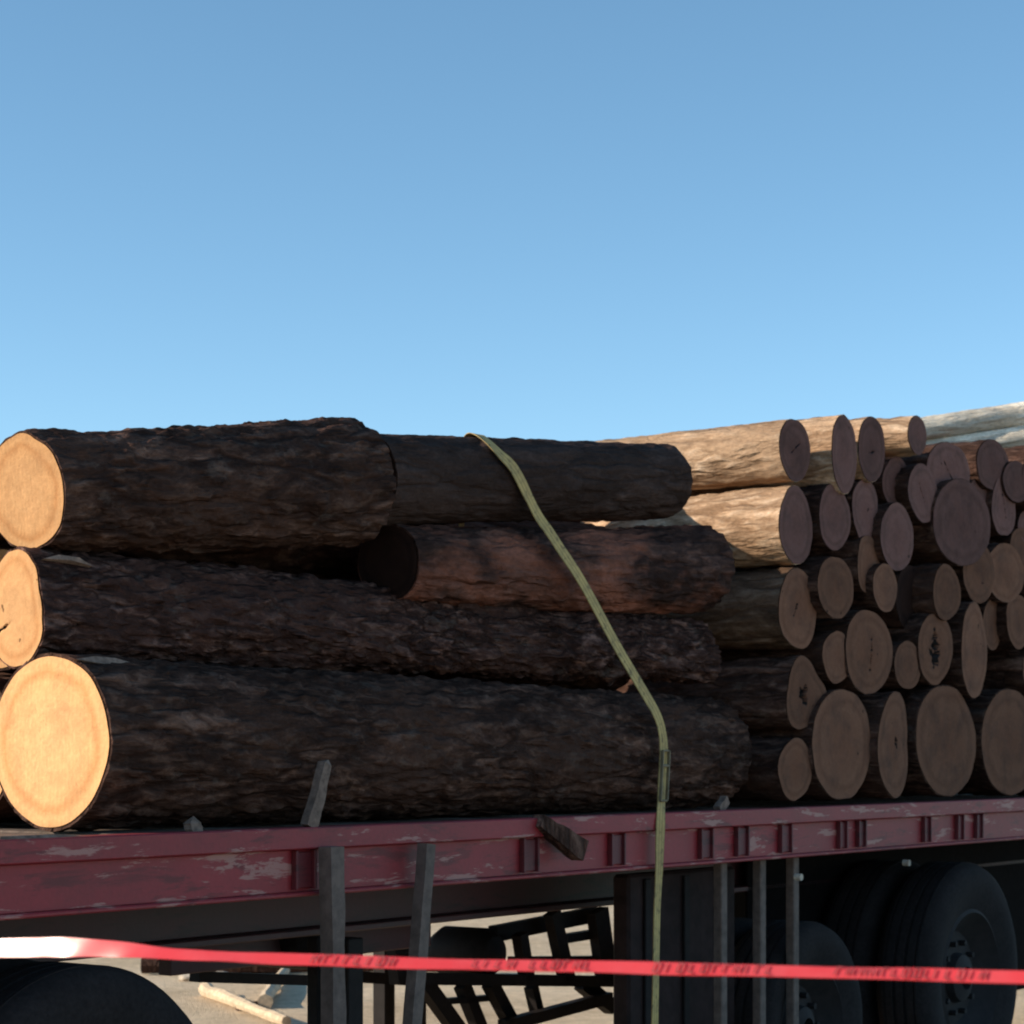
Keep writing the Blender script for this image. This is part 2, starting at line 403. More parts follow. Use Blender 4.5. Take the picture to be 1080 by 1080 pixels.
    for k in range(1, nr):
        for j in range(na): Fs.append((vi(k, j), vi(k, j + 1), vi(k + 1, j + 1), vi(k + 1, j)))
    for f in Fs: mi.append(1 if sum(depth_mask[v] for v in f) >= len(f) * .5 else 0)
    o2 = mesh_obj("cut_face", V, Fs, [cut, M['chassis']], root, True, mi)
    at = o2.data.attributes.new("rel", 'FLOAT', 'POINT'); at.data.foreach_set("value", rel)
    return root


# ------------------------------------------------------------------ ground
gv = []; gf = []
rsx = np.random.RandomState(3)
def grid_sheet(name, x0, x1, y0, y1, n, z):
    bm = bmesh.new(); bmesh.ops.create_grid(bm, x_segments=n, y_segments=n, size=.5)
    for v in bm.verts: v.co = (x0 + (v.co.x + .5) * (x1 - x0), y0 + (v.co.y + .5) * (y1 - y0), z)
    P = np.array([v.co[:] for v in bm.verts]); k = .16 * (fbm(P * .35 + 300.3, 4, 4) - .5)
    far = np.clip((np.abs(P[:, 0]) + np.abs(P[:, 1] - 12) - 3) / 10, 0, 1)
    for v, q_, f_ in zip(bm.verts, k, far): v.co.z += q_ * f_
    me = bpy.data.meshes.new(name); bm.to_mesh(me); bm.free(); me.materials.append(M['ground'])
    o = bpy.data.objects.new(name, me); COL.objects.link(o); o['kind'] = 'structure'; return o
grid_sheet("ground", -500, 500, -300, 900, 240, 0)

# ------------------------------------------------------------------ the flatbed trailer
TR = thing("flatbed_trailer", "long flatbed trailer with a worn dark red side rail carrying all the logs", "trailer", TM)
T0, T1, WID = -2.6, 9.6, 2.45
rl = MB()
for q0, s in ((0, 1), (WID, -1)):
    pass
def side_rail(q, s):
    m = MB()
    m.box((T0, q, 1.252), (T1, q + s * .014, 1.384))                     # web
    m.box((T0, q - s * .032, 1.384), (T1, q + s * .05, 1.450))           # rub lip on top
    m.box((T0, q - s * .018, 1.240), (T1, q + s * .06, 1.2535))          # bottom flange
    return m.build("side_rail", M['red'], TR)
side_rail(0, 1); side_rail(WID, -1)
dk = MB(); t = T0; rr = random.Random(8)
while t < T1 - .05:
    wd = min(.14, T1 - t)
    dk.box((t, .053, 1.40 + rr.uniform(-.004, .004)), (t + wd - .006, WID - .053, 1.446 + rr.uniform(-.004, .003)), .003); t += wd
dk.build("deck", M['plank'], TR)
for q in (.72, 1.72):
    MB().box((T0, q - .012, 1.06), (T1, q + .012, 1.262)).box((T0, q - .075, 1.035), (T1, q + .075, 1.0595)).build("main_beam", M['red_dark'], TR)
t = T0 + .1
while t < T1:
    MB().box((t, .062, 1.264), (t + .05, WID - .062, 1.392)).build("cross_member", M['chassis'], TR); t += .56
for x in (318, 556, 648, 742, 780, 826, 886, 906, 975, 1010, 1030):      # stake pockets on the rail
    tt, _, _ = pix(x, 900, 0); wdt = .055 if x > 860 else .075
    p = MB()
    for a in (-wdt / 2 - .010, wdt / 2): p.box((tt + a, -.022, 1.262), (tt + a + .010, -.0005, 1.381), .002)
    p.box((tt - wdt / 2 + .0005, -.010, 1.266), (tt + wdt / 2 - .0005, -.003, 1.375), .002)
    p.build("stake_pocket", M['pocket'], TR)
# wheels
def wheel(t, q, h, R, wdt=.27, sign=1):
    root = bpy.data.objects.new("wheel", None); COL.objects.link(root); root.parent = TR; root.location = (t, q, h)
    prof = [(R * .60, .02), (R * .70, .0), (R * .80, -.012), (R * .90, -.008), (R * .965, .012), (R * .99, .04), (R, .055)]
    for k in range(1, 5):                                                # circumferential tread grooves
        c = wdt * (k / 5)
        prof += [(R, c - .008), (R * .975, c - .006), (R * .975, c + .006), (R, c + .008)]
    prof += [(R, wdt - .055), (R * .99, wdt - .04), (R * .965, wdt - .012), (R * .9, wdt + .008), (R * .75, wdt + .01), (R * .60, wdt - .02)]
    m = MB(); m.lathe((0, 0, 0), prof, (0, 1, 0), 72)
    ty = m.build("tyre", M['rubber'], root, True)
    m = MB(); m.lathe((0, 0, 0), [(R * .60, .02), (R * .57, .012), (R * .52, .05), (R * .40, .11), (R * .22, .10), (R * .20, .06), (R * .10, .04), (R * .09, .16), (R * .55, .17), (R * .60, .19)], (0, 1, 0), 48)
    for i in range(10):
        f = 2 * math.pi * i / 10; m.bar((math.cos(f) * R * .31, .12, math.sin(f) * R * .31), (math.cos(f) * R * .31, .07, math.sin(f) * R * .31), .03, round_=True, seg=6)
    m.build("rim", M['rim'], root, True)
    if sign < 0: root.rotation_euler = (0, 0, math.pi)
    return root
RL = .545
tl_, _, _ = pix(100, 1100, .03)
for (t, R) in ((tl_, RL), (tl_ - 1.22, RL)):
    wheel(t, .03, R, R); wheel(t, .36, R, R); wheel(t, WID - .03, R, R, sign=-1)
    MB().bar((t, .5, R), (t, WID - .3, R), .13, round_=True).build("axle", M['chassis'], TR)
ta, _, _ = pix(1028, 1000, .03); tb, _, _ = pix(866, 1050, .08)
for (t, R, q) in ((ta, .57, .03), (tb, .47, .10)):
    wheel(t, q, R, R); wheel(t, q + .33, R, R)
    MB().bar((t, .5, R), (t, 1.0, R), .13, round_=True).build("axle", M['chassis'], TR)
# added black sheet painting the deep shade inside the right hand wheels
MB().box((tb + .35, .645, .30), (T1 - .3, .66, 1.245)).build("shade_sheet", M['black_shade'], TR)
# locker between the legs and the wheels
t0, _, _ = pix(668, 1000, .2); t1 = tb - .50
MB().box((t0, .22, .30), (t1, .30, 1.20), .012).build("locker", M['box'], TR)
for k in range(3):
    tt = t0 + .12 + k * (t1 - t0 - .24) / 2
    MB().box((tt - .02, .205, .32), (tt + .02, .2185, 1.18), .003).build("locker_rib", M['chassis'], TR)
for x in (762, 803, 838):
    tt, _, _ = pix(x, 960, .06)
    MB().box((tt - .024, .05, .25), (tt + .024, .09, 1.2385), .004).build("drop_post", M['grey_steel'], TR)
# landing legs and their braces, given as picture rows on lengthwise planes
def bar_px(name, q, a, b, wpx, depth=.05, m='chassis', round_=False):
    pa, pb = pix(*a, q), pix(*b, q)
    wv_ = wpx / ppm((a[0] + b[0]) / 2, q)
    mb = MB()
    z = (Vector(pb) - Vector(pa)).normalized()
    mb.bar(pa, pb, wv_ if not round_ else wv_, depth if not round_ else wv_, up=(0, 1, 0), round_=round_)
    return mb.build(name, M[m], TR, round_)
for q, x, wpx in ((.50, 366, 25), (.62, 334, 15), (1.75, 405, 17), (1.9, 441, 13)):
    tt, _, hh = pix(x, 1000, q); g = wpx / ppm(x, q)
    mb = MB(); mb.box((tt - g / 2, q - g / 2, .08), (tt + g / 2, q + g / 2, 1.0345)); mb.box((tt - .11, q - .11, .004), (tt + .11, q + .11, .0795))
    mb.build("landing_leg", M['chassis'], TR)
for q, a, b, wpx in ((1.20, (436, 1032), (648, 1035), 12), (1.25, (445, 1034), (500, 1110), 17), (1.3, (487, 1038), (512, 1100), 15), (1.25, (516, 1036), (556, 1110), 15),
                     (1.25, (560, 1040), (568, 1075), 11), (1.2, (530, 1082), (642, 1052), 12), (1.25, (612, 1036), (644, 1062), 16), (1.3, (470, 1056), (520, 1052), 6),
                     (1.2, (548, 985), (556, 1034), 14), (1.2, (582, 962), (598, 1034), 17), (1.2, (630, 960), (640, 1034), 26), (1.25, (540, 1014), (628, 1013), 10), (1.3, (520, 985), (628, 964), 16),
                     (1.25, (205, 1030), (330, 1034), 11), (1.6, (340, 1028), (440, 1034), 12), (1.25, (424, 990), (428, 1034), 40), (1.25, (595, 990), (626, 985), 9)):
    bar_px("brace", q, a, b, wpx)
# air tanks and brake chambers under the beams
def tank(x, y, q, r, ln, name="air_tank"):
    t, _, h = pix(x, y, q)
    MB().lathe((t, q, h), [(.02, -ln / 2 - .05), (r * .7, -ln / 2 - .03), (r, -ln / 2 + .02), (r, ln / 2 - .02), (r * .7, ln / 2 + .03), (.02, ln / 2 + .05)], (0, 1, 0), 32, closed=False).build(name, M['chassis'], TR, True)
tank(492, 1004, 1.35, .11, .26); tank(275, 985, 1.1, .12, .6)
mbx = MB(); tq, _, _ = pix(180, 990, .9); tr_, _, _ = pix(455, 990, .9)
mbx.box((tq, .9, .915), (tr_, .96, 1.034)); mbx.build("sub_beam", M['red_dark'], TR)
t2, _, _ = pix(655, 990, 1.3)
MB().box((t2, 1.28, .2), (t1 + 2.8, 1.33, 1.25)).build("far_guard", M['chassis'], TR)
# small bright fittings below the rail
for x, y in ((841, 925), (955, 910)):
    a = pix(x, y, -.03); MB().bar((a[0], -.02, a[2]), (a[0], -.05, a[2]), .03, round_=True, seg=10).build("marker_reflector", M['stone'], TR)

# ------------------------------------------------------------------ long logs lying lengthwise on the left
G1 = "long dark logs lying lengthwise on the trailer"
def P(x, y, q): return pix(x, y, q)
B0 = P(53, 787, .285); b_h = DECK + .256
make_log("thickest long log, lying along the red rail with a broad bright sawn end", (B0[0], .285, b_h), (4.06, .285, DECK + .232), .252, .229, M['bark'], M['cut'], 11, G1,
         amp=.016, na=128, nl=300, lump=.035, knots=3, bend=.006, tilt=.02)
make_log("gnarled flaking long log resting on the thickest one, its rough end cut slanting", (.455, .46, 2.088), (4.0, .30, 2.095), .172, .13, M['bark_flaky'], M['cut'], 24, G1,
         amp=.019, na=128, nl=300, lump=.10, knots=7, bend=.012, squash=(.06, 3, 1.), tilt=.16, crack=[(.35, -.3, 2.8, .3, .022)])
make_log("rough barked long log on top of the stack, above the gnarled log", (.50, .46, 2.432), (1.88, .39, 2.595), .174, .216, M['bark'], M['cut'], 35, G1,
         amp=.015, na=128, nl=240, lump=.09, knots=4, bend=.01, tilt=-.05)
make_log("smooth bluish dark log at the very top, crossed first by the yellow strap", (1.895, .345, pix(400, 508, .345)[2]), (3.74, .30, pix(690, 507, .30)[2]), .158, .154, M['bark_smooth'], M['cut_dark'], 41, G1,
         amp=.007, na=96, nl=160, lump=.05, knots=1)
make_log("dark log with torn reddish bark and painted sunlit patches under the smooth top log", (2.02, .335, 2.33), (3.98, .27, 2.435), .138, .184, M['bark_red'], M['cut_dark'], 57, G1,  # near end in near-black wood paints the top log's shade on it
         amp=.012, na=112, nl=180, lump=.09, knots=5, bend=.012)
# logs deeper in the load
for i, (t0_, t1_, q, h, r, lb) in enumerate((
        (.55, 3.75, .80, DECK + .24, .235, "dark log low in the load, hidden behind the thickest log"),
        (.45, 3.85, 1.30, DECK + .25, .245, "dark log on the deck in the middle of the long stack"),
        (.60, 3.80, 1.82, DECK + .23, .225, "dark log on the deck behind the middle of the long stack"),
        (.50, 3.90, 2.25, DECK + .17, .165, "thin dark log along the far rail of the trailer"),
        (.62, 3.95, .72, 2.11, .195, "dark log wedged behind the gnarled flaking log"),
        (.55, 3.80, 1.10, 2.14, .19, "second dark log inward from the gnarled flaking log"),
        (.70, 3.85, 1.56, 2.12, .20, "dark upper log near the far side of the long stack"),
        (.50, 4.0, .83, 2.42, .17, "dark log tucked in behind the reddish bark log"),
        (1.9, 3.95, .98, 2.54, .20, "dark log high in the load behind the smooth top log"),
        (1.9, 3.95, 1.60, 2.60, .20, "dark log high in the load near its far side"))):
    make_log(lb, (t0_, q, h), (t1_, q, h + (.24 if h > 2.5 else .09 if h > 2.3 else 0)), r, r * .93, M['bark'], M['cut'], 70 + i, G1, amp=.014, na=48, nl=80, lump=.06)

# ------------------------------------------------------------------ short logs lying crosswise on the right, sawn ends towards us
G2 = "short logs stacked crosswise on the trailer"
cross = [  # px, py, width, height, protrusion, bark, cut, label, extras
 (838, 474, 29, 64, 0, 'bark_pale', 'cut_old', "uppermost pale log nearest the dark stack, its long sunny flank against the sky", {}),
 (890, 479, 26, 74, .05, 'bark_pale', 'cut_old', "top row log with a tall purplish end, second from the dark stack", {}),
 (919, 474, 27, 66, .02, 'bark_pale', 'cut_old', "top row log with a slim rounded end, third from the dark stack", {}),
 (967, 459, 21, 38, .06, 'bark_pale', 'cut_old', "small top log just before the two pale poles", {}),
 (839, 555, 36, 80, 0, 'bark_pale', 'cut_old', "log under the uppermost pale log, its tan flank sunlit", {}),
 (880, 546, 26, 64, .03, 'bark_pale', 'cut_old', "slim brownish end in the second row, beneath the tall purplish end", {}),
 (912, 538, 26, 62, 0, 'bark_pale', 'cut_old', "slim grey end hanging directly below the third top row log", {}),
 (945, 510, 24, 50, -.03, 'bark_pale', 'cut_old', "slim upright end below the small top log", {}),
 (973, 520, 32, 56, .03, 'bark_pale', 'cut_old', "leaning oval end under the bright triangular gap", {}),
 (946, 566, 34, 66, .04, 'bark_pale', 'cut_old', "stout greyish end in the middle of the second row", {}),
 (1000, 497, 42, 58, .0, 'bark_pale', 'cut_old', "broad bluish end below the start of the pale poles", {}),
 (1014, 552, 52, 84, .05, 'bark_pale', 'cut_old', "largest mauve end in the upper half of the crosswise pile", {}),
 (1047, 491, 46, 50, .0, 'bark', 'cut_old', "broad mauve end directly beneath the lower pale pole", {}),
 (1072, 508, 24, 40, .02, 'bark', 'cut_old', "mauve end at the picture edge under the lower pale pole", {}),
 (1086, 556, 26, 36, -.02, 'bark', 'cut_old', "log at the edge of view below the small bright gap", {}),
 (1034, 524, 26, 40, -.03, 'bark', 'cut_old', "mauve end half covered by the largest mauve end", {}),
 (985, 552, 24, 44, -.02, 'bark', 'cut_old', "dusky end squeezed between the leaning oval and largest mauve ends", {}),
 (900, 515, 20, 44, -.04, 'bark', 'cut_old', "dusky end squeezed in below the tall purplish end", {}),
 (1058, 535, 24, 58, .0, 'bark_pale', 'cut_old', "slim mauve end beside the small bright gap by the frame edge", {}),
 (1078, 578, 22, 40, -.02, 'bark_pale', 'cut_old', "pale bluish small end cut by the picture edge", {}),
 (841, 642, 37, 84, 0, 'bark_pale', 'cut_old', "brown end third down beside the dark stack", {}),
 (881, 620, 34, 62, .05, 'bark_pale', 'cut_old', "clean oval olive brown end standing clear in dark gaps", {}),
 (916, 596, 24, 58, .01, 'bark_pale', 'cut_old', "thin mauve end touching a small lighter end at its lower side", {}),
 (933, 620, 23, 48, .05, 'bark_pale', 'cut_old', "small lighter end tucked against a thin mauve end", {}),
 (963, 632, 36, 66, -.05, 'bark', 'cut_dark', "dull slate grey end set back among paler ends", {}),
 (998, 625, 26, 54, .06, 'bark_pale', 'cut_old', "pinkish slim end right of the slate grey end", {}),
 (1032, 604, 27, 58, .02, 'bark_pale', 'cut_old', "greyish oval end, one of a touching pair above the tall narrow end", {}),
 (1060, 604, 33, 58, .03, 'bark_pale', 'cut_old', "mauve oval end, outer one of a touching pair", {}),
 (1074, 655, 26, 56, .03, 'bark_pale', 'cut_old', "pale end cut by the picture edge at mid height", {}),
 (1027, 687, 31, 100, .05, 'bark_pale', 'cut_old', "tall narrow end, the most stretched of the pile", {'squash': (.0, 2, 0)}),
 (1046, 659, 23, 52, -.02, 'bark_pale', 'cut_old', "small end half hidden behind the tall narrow end", {}),
 (986, 684, 32, 72, .04, 'bark_pale', 'cut_old', "pale end with a dark jagged split down its middle", {'crack': [(0, .1, 1.5, .55, .16), (.1, -.25, .7, .35, .14), (-.05, -.3, 2.2, .35, .12)]}),
 (957, 701, 26, 52, .02, 'bark_pale', 'cut_old', "small brown end left of the split one", {}),
 (916, 688, 44, 86, .04, 'bark_pale', 'cut_old', "large reddish round end with a smaller one pressed to its side", {}),
 (882, 693, 29, 54, .02, 'bark_pale', 'cut_old', "smaller reddish end pressed against the large reddish one", {}),
 (849, 733, 41, 72, .02, 'bark', 'cut_old', "tapered end with a dark rotten hole beside the dark stack", {'squash': (.12, 3, 2.4), 'crack': [(.15, -.05, .9, .34, .17), (.05, .1, 2.0, .2, .14)]}),
 (838, 811, 34, 64, .03, 'bark', 'cut_old', "small ochre end on the deck at the foot of the pile", {}),
 (888, 786, 65, 116, .04, 'bark', 'cut_old', "big bottom end, first of the large ones on the red rail", {}),
 (942, 786, 39, 110, .05, 'bark', 'cut_old', "slim bottom end between two big round ones on the rail", {'squash': (.05, 3, .5), 'crack': [(-.1, .05, 1.2, .16, .05)]}),
 (998, 781, 66, 116, .03, 'bark', 'cut_old', "big bottom end with clear rings, beneath the split end", {}),
 (1065, 783, 60, 108, .02, 'bark', 'cut_old', "last big bottom end in view, cut by the picture edge", {}),
 (1092, 505, 26, 66, .02, 'bark_pale', 'cut_old', "log at the edge of view beneath the pale poles", {}),
 (1098, 706, 36, 70, .02, 'bark', 'cut_old', "log at the edge of view above the last big bottom end", {}),
 (1108, 620, 36, 80, .0, 'bark_pale', 'cut_old', "log at the edge of view at mid height", {}),
 (1130, 785, 50, 104, .0, 'bark', 'cut_old', "big log on the rail past the edge of view", {}),
 (1068, 720, 24, 40, -.10, 'bark', 'cut_dark', "small dark end sunk above the last big bottom end", {}),  # sunk fillers from here: near-black ends paint the shade in the gaps
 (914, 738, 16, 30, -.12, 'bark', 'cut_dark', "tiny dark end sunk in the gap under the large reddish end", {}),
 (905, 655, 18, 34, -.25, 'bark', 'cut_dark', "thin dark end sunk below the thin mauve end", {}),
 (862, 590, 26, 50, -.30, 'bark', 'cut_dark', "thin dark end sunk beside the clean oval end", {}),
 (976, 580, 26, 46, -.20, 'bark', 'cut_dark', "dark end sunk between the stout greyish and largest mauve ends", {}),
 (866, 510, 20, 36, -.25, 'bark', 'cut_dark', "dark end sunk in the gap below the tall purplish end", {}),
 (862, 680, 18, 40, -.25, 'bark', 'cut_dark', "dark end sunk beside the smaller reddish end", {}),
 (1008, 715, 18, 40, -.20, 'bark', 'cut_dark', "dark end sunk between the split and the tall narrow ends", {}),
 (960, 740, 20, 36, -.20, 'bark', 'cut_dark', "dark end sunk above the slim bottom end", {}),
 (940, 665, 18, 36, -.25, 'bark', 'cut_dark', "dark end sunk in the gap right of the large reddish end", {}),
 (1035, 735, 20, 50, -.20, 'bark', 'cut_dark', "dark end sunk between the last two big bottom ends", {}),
]
rc = random.Random(5)
for i, (px, py, w_, h_, pro, bk, ct, lb, ex) in enumerate(cross):
    if bk == 'bark_pale' and px > 850 and py > 480: bk = 'bark'  # dark bark on inner flanks paints the shade between the logs
    if ct == 'cut_old' and py < 575: ct = 'cut_mauve'
    if py == 642: bk = 'bark_shaded'
    if 'squash' not in ex: ex = dict(ex, squash=(rc.uniform(.0, .05), rc.choice((2, 3, 3, 4)), rc.uniform(0, 6)))
    if 'crack' not in ex and h_ > 50: ex = dict(ex, crack=[(rc.uniform(-.1, .1), rc.uniform(-.1, .1), rc.uniform(0, 3), rc.uniform(.3, .8), .018) for _ in range(rc.choice((0, 0, 1)))])
    q = -pro + .02
    t, _, h = pix(px, py, q); k = ppm(px, q)
    R = h_ / 2 / k * (1.10 if py < 645 and px > 860 and pro > -.1 else 1.04)
    u = (px - 540) / F_PX; ratio = math.sin(TH) - u * math.cos(TH)
    sx = min(1.55, max(.7, (w_ / h_) / ratio))
    ln = rc.uniform(2.05, 2.3) if pro > -.09 else 1.9
    h = max(h, DECK + R + .005) if py > 760 else h
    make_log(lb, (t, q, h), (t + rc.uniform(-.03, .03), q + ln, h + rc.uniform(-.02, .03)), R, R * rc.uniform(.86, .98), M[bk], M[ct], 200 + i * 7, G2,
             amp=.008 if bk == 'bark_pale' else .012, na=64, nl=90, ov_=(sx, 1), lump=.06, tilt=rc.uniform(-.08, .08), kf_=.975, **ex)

# two pale poles on top at the right
def pole(lb, a, b, r, seed):
    make_log(lb, a, b, r, r * .9, M['peeled'], M['cut_old'], seed, "pale poles on the crosswise pile", amp=.004, na=40, nl=60, lump=.03, name="pole")
p_a, p_b = pix(1128, 430, .0), pix(966, 453, .62)
pole("upper pale peeled pole rising past the edge of view, bright along its top", p_a, p_b, .068, 801)
p_a, p_b = pix(1125, 456, .0), pix(972, 475, .62)
pole("lower pale peeled pole lying just under the upper one", p_a, p_b, .070, 811)

# ------------------------------------------------------------------ yellow lashing strap
path = [(509, 470, .24), (523, 487, .187), (545, 513, .165), (566, 541, .155), (579, 560, .13), (592, 580, .11), (608, 604, .10), (622, 628, .09),
        (650, 680, .06), (680, 731, .03), (692, 752, .022), (698, 770, .016), (700, 792, .012), (698, 830, .0), (697, 858, -.034), (696, 885, -.042), (695, 920, -.042), (693, 960, -.038), (692, 1010, -.03), (691, 1060, -.02), (690, 1110, -.0)]
pts = [Vector(pix(x, y, q)) for x, y, q in path]
top_c = Vector((0, .33, pix(500, 509, .33)[2])); TR_ = .171          # the smooth log under the strap
wrap = [Vector((pix(486, 500, .66)[0], .66, top_c.z - .30)), Vector((pix(487, 500, .53)[0], .53, top_c.z - .08))]
for a_, x_ in ((22, 489), (45, 491), (68, 494), (90, 499), (110, 505), (130, 515), (150, 528), (170, 544)):
    q_ = top_c.y + TR_ * math.cos(math.radians(a_)); wrap.append(Vector((pix(x_, 500, q_)[0], q_, top_c.z + TR_ * math.sin(math.radians(a_)))))
pts = wrap + pts[3:]
def strap_nrm(p):
    k = max(0., min(1., (p.z - top_c.z + .06) / .12))
    return Vector((0, p.y - top_c.y, p.z - top_c.z)).normalized() * k + Vector((0, -1, .25)).normalized() * (1 - k)
def catmull(pts, n):
    out = []
    for i in range(len(pts) - 1):
        a, b, c, d = pts[max(i - 1, 0)], pts[i], pts[i + 1], pts[min(i + 2, len(pts) - 1)]
        for k in range(n):
            s = k / n
            out.append(.5 * ((2 * b) + (c - a) * s + (2 * a - 5 * b + 4 * c - d) * s * s + (3 * b - a - 3 * c + d) * s ** 3))
    out.append(pts[-1]); return out
def ribbon(name, pts, wid, m, parent, thick=.003, wdir=None, twist=None, nrm_bias=(0, -1, .25), rip=0):
    V = []; Fs = []; n = len(pts); nc = 5
    Ls = [0]
    for i in range(1, n): Ls.append(Ls[-1] + (pts[i] - pts[i - 1]).length)
    for i, p in enumerate(pts):
        tg = (pts[min(i + 1, n - 1)] - pts[max(i - 1, 0)]).normalized()
        nb = (nrm_bias(p) if callable(nrm_bias) else Vector(nrm_bias)).normalized()
        x = tg.cross(nb).normalized(); nn = x.cross(tg).normalized()
        if twist:
            R = Matrix.Rotation(twist(i / (n - 1)), 3, tg); x = R @ x; nn = R @ nn
        wi = wid(i / (n - 1)) if callable(wid) else wid
        for sd in (1, -1):
            for k in range(nc):
                f = k / (nc - 1) - .5
                V.append(p + x * f * wi + nn * (sd * thick / 2 + rip * math.sin(i * .37 + k * 1.1) * abs(f)))
    st = 2 * nc
    for i in range(n - 1):
        for k in range(nc - 1):
            a = i * st + k; Fs.append((a, a + 1, a + 1 + st, a + st))
            a = i * st + nc + k; Fs.append((a + 1, a, a + st, a + 1 + st))
        for a, b in ((i * st, i * st + nc), (i * st + nc - 1 + nc, i * st + nc - 1)):
            Fs.append((a, a + st, b + st, b))
    o = mesh_obj(name, V, Fs, m, parent, True)
    o.data.set_sharp_from_angle(angle=math.radians(50))
    uv = o.data.uv_layers.new(name="UVMap")
    for lp in o.data.loops:
        i, k = divmod(lp.vertex_index, st); k %= nc
        uv.data[lp.index].uv = (k / (nc - 1), Ls[i])
    return o
ST = thing("lashing_strap", "worn yellow lashing strap slung over the long logs and down past the red rail", "strap", TM)
cm = catmull(pts, 6)
cut_i = len(cm) - 1 - 6 * 8
ribbon("webbing", cm[:cut_i + 1], .058, M['strap'], ST, nrm_bias=strap_nrm)
ribbon("tail_webbing", cm[cut_i:], lambda s: .054 - .004 * math.sin(s * 9) ** 2, M['strap'], ST, thick=.004, twist=lambda s: .12 * math.sin(s * 6.5), nrm_bias=(0, -1, 0))
a = cm[cut_i]; b = cm[cut_i + 9]
rt = MB(); o3 = Vector((.023, -.010, 0)); o4 = Vector((-.023, -.010, 0))
rt.bar(a + o3, b + o3, .005, .012, up=(0, 1, 0)); rt.bar(a + o4, b + o4, .005, .012, up=(0, 1, 0))
rt.bar(a + o3, a + o4, .009, round_=True); rt.bar(b + o3, b + o4, .009, round_=True); rt.bar(a * .7 + b * .3 + o3, a * .7 + b * .3 + o4, .012, round_=True)
rt.build("ratchet_buckle", M['buckle'], ST, True)

# ------------------------------------------------------------------ stakes, sticks and wedges on the side of the trailer
def side_bar(name, lb, cat, a, b, wpx, q0, q1, m, depth=.04, group=None, jag=True, w2=None):
    pa, pb = Vector(pix(*a, q0)), Vector(pix(*b, q1)); k = wpx / ppm(a[0], q0)
    mb = MB(); n = 7; c = Vector((0, 0, 0)); rs = random.Random(hash(lb) % 999 if False else len(lb))
    z = (pb - pa); x = Vector((0, 1, 0)).cross(z).normalized(); rings = []
    for i in range(n + 1):
        s = i / n; p = pa + z * s + x * rs.uniform(-.06, .06) * k; wv_ = k * (1 + (((w2 or wpx) / wpx) - 1) * s) * rs.uniform(.92, 1.08)
        rings.append([mb.bm.verts.new(p + x * wv_ / 2 * a_ + Vector((0, 1, 0)) * depth / 2 * b_) for a_, b_ in ((-1, -1), (1, -1), (1, 1), (-1, 1))])
    for i in range(n):
        for j in range(4): mb.bm.faces.new((rings[i][j], rings[i][(j + 1) % 4], rings[i + 1][(j + 1) % 4], rings[i + 1][j]))
    tip = mb.bm.verts.new(pb + z.normalized() * (.02 if jag else .001) + x * k * .2)
    for j in range(4): mb.bm.faces.new((rings[n][j], rings[n][(j + 1) % 4], tip))
    mb.bm.faces.new(rings[0][::-1])
    bmesh.ops.translate(mb.bm, vec=-pa, verts=mb.bm.verts[:])
    o = mb.build(name, M[m]); o.matrix_world = TM @ Matrix.Translation(pa)
    return tag(o, lb, cat, group)
side_bar("stake", "upright grey stake hanging down in front of the red rail", "stake", (352, 1135), (350, 893), 20, -.065, -.065, 'grey_steel', .05, "grey stakes beside the rail", False)
side_bar("stake", "slanting grey stake hanging below the rail, beside the upright one", "stake", (431, 1130), (450, 890), 16, -.06, -.06, 'grey_steel', .04, "grey stakes beside the rail", False)
side_bar("broken_stick", "broken grey stick leaning on the thickest log above the rail", "stick", (326, 873), (343, 806), 17, -.012, .0, 'stick', .03, w2=11)
side_bar("branch_stub", "dark pointed branch jutting out over the red rail", "branch", (566, 866), (612, 897), 14, -.03, -.075, 'bark', .05, w2=24)
side_bar("wedge", "small pale wedge on the deck edge by the far end of the thickest log", "wedge", (757, 855), (765, 843), 10, .015, .02, 'stick', .03)
side_bar("wedge", "small brown wedge lying on the deck edge between bright sawn end and broken stick", "wedge", (205, 879), (203, 868), 16, .012, .018, 'stick', .03)
# loose bark flakes lying on logs and deck edge
def flake(lb, pts_px, q, lift, seed, m='flake'):
    rs = random.Random(seed); c = [Vector(pix(x, y, q + rs.uniform(-.006, .006))) for x, y in pts_px]
    mid = sum(c, Vector()) / len(c); mb = MB()
    f = [mb.bm.verts.new(p - mid) for p in c]; bk = [mb.bm.verts.new(p - mid + Vector((0, .012, -.004))) for p in c]
    cv = mb.bm.verts.new(Vector((0, -lift, .0))); cb = mb.bm.verts.new(Vector((0, .012 - lift * .5, -.004))); n = len(f)
    for i in range(n):
        mb.bm.faces.new((f[i], f[(i + 1) % n], cv)); mb.bm.faces.new((bk[(i + 1) % n], bk[i], cb))
        mb.bm.faces.new((f[(i + 1) % n], f[i], bk[i], bk[(i + 1) % n]))
    o = mb.build("bark_flake", M[m]); o.matrix_world = TM @ Matrix.Translation(mid)
    return tag(o, lb, "bark flake", "loose bark flakes")
flake("long curved bark flake peeling off the upper edge of the thickest log", [(80, 695), (100, 692), (122, 694), (146, 701), (166, 714), (158, 719), (140, 711), (118, 704), (98, 699)], .17, .012, 1)
flake("short pale bark flake beside the sawn end of the gnarled log", [(46, 589), (62, 585), (84, 588), (97, 597), (82, 594), (62, 591)], .335, .006, 2)
flake("thin strip of bark on the rail under the thickest log's sawn end", [(0, 882), (55, 880), (118, 883), (112, 887), (50, 888), (0, 888)], -.012, .008, 3, 'stick')

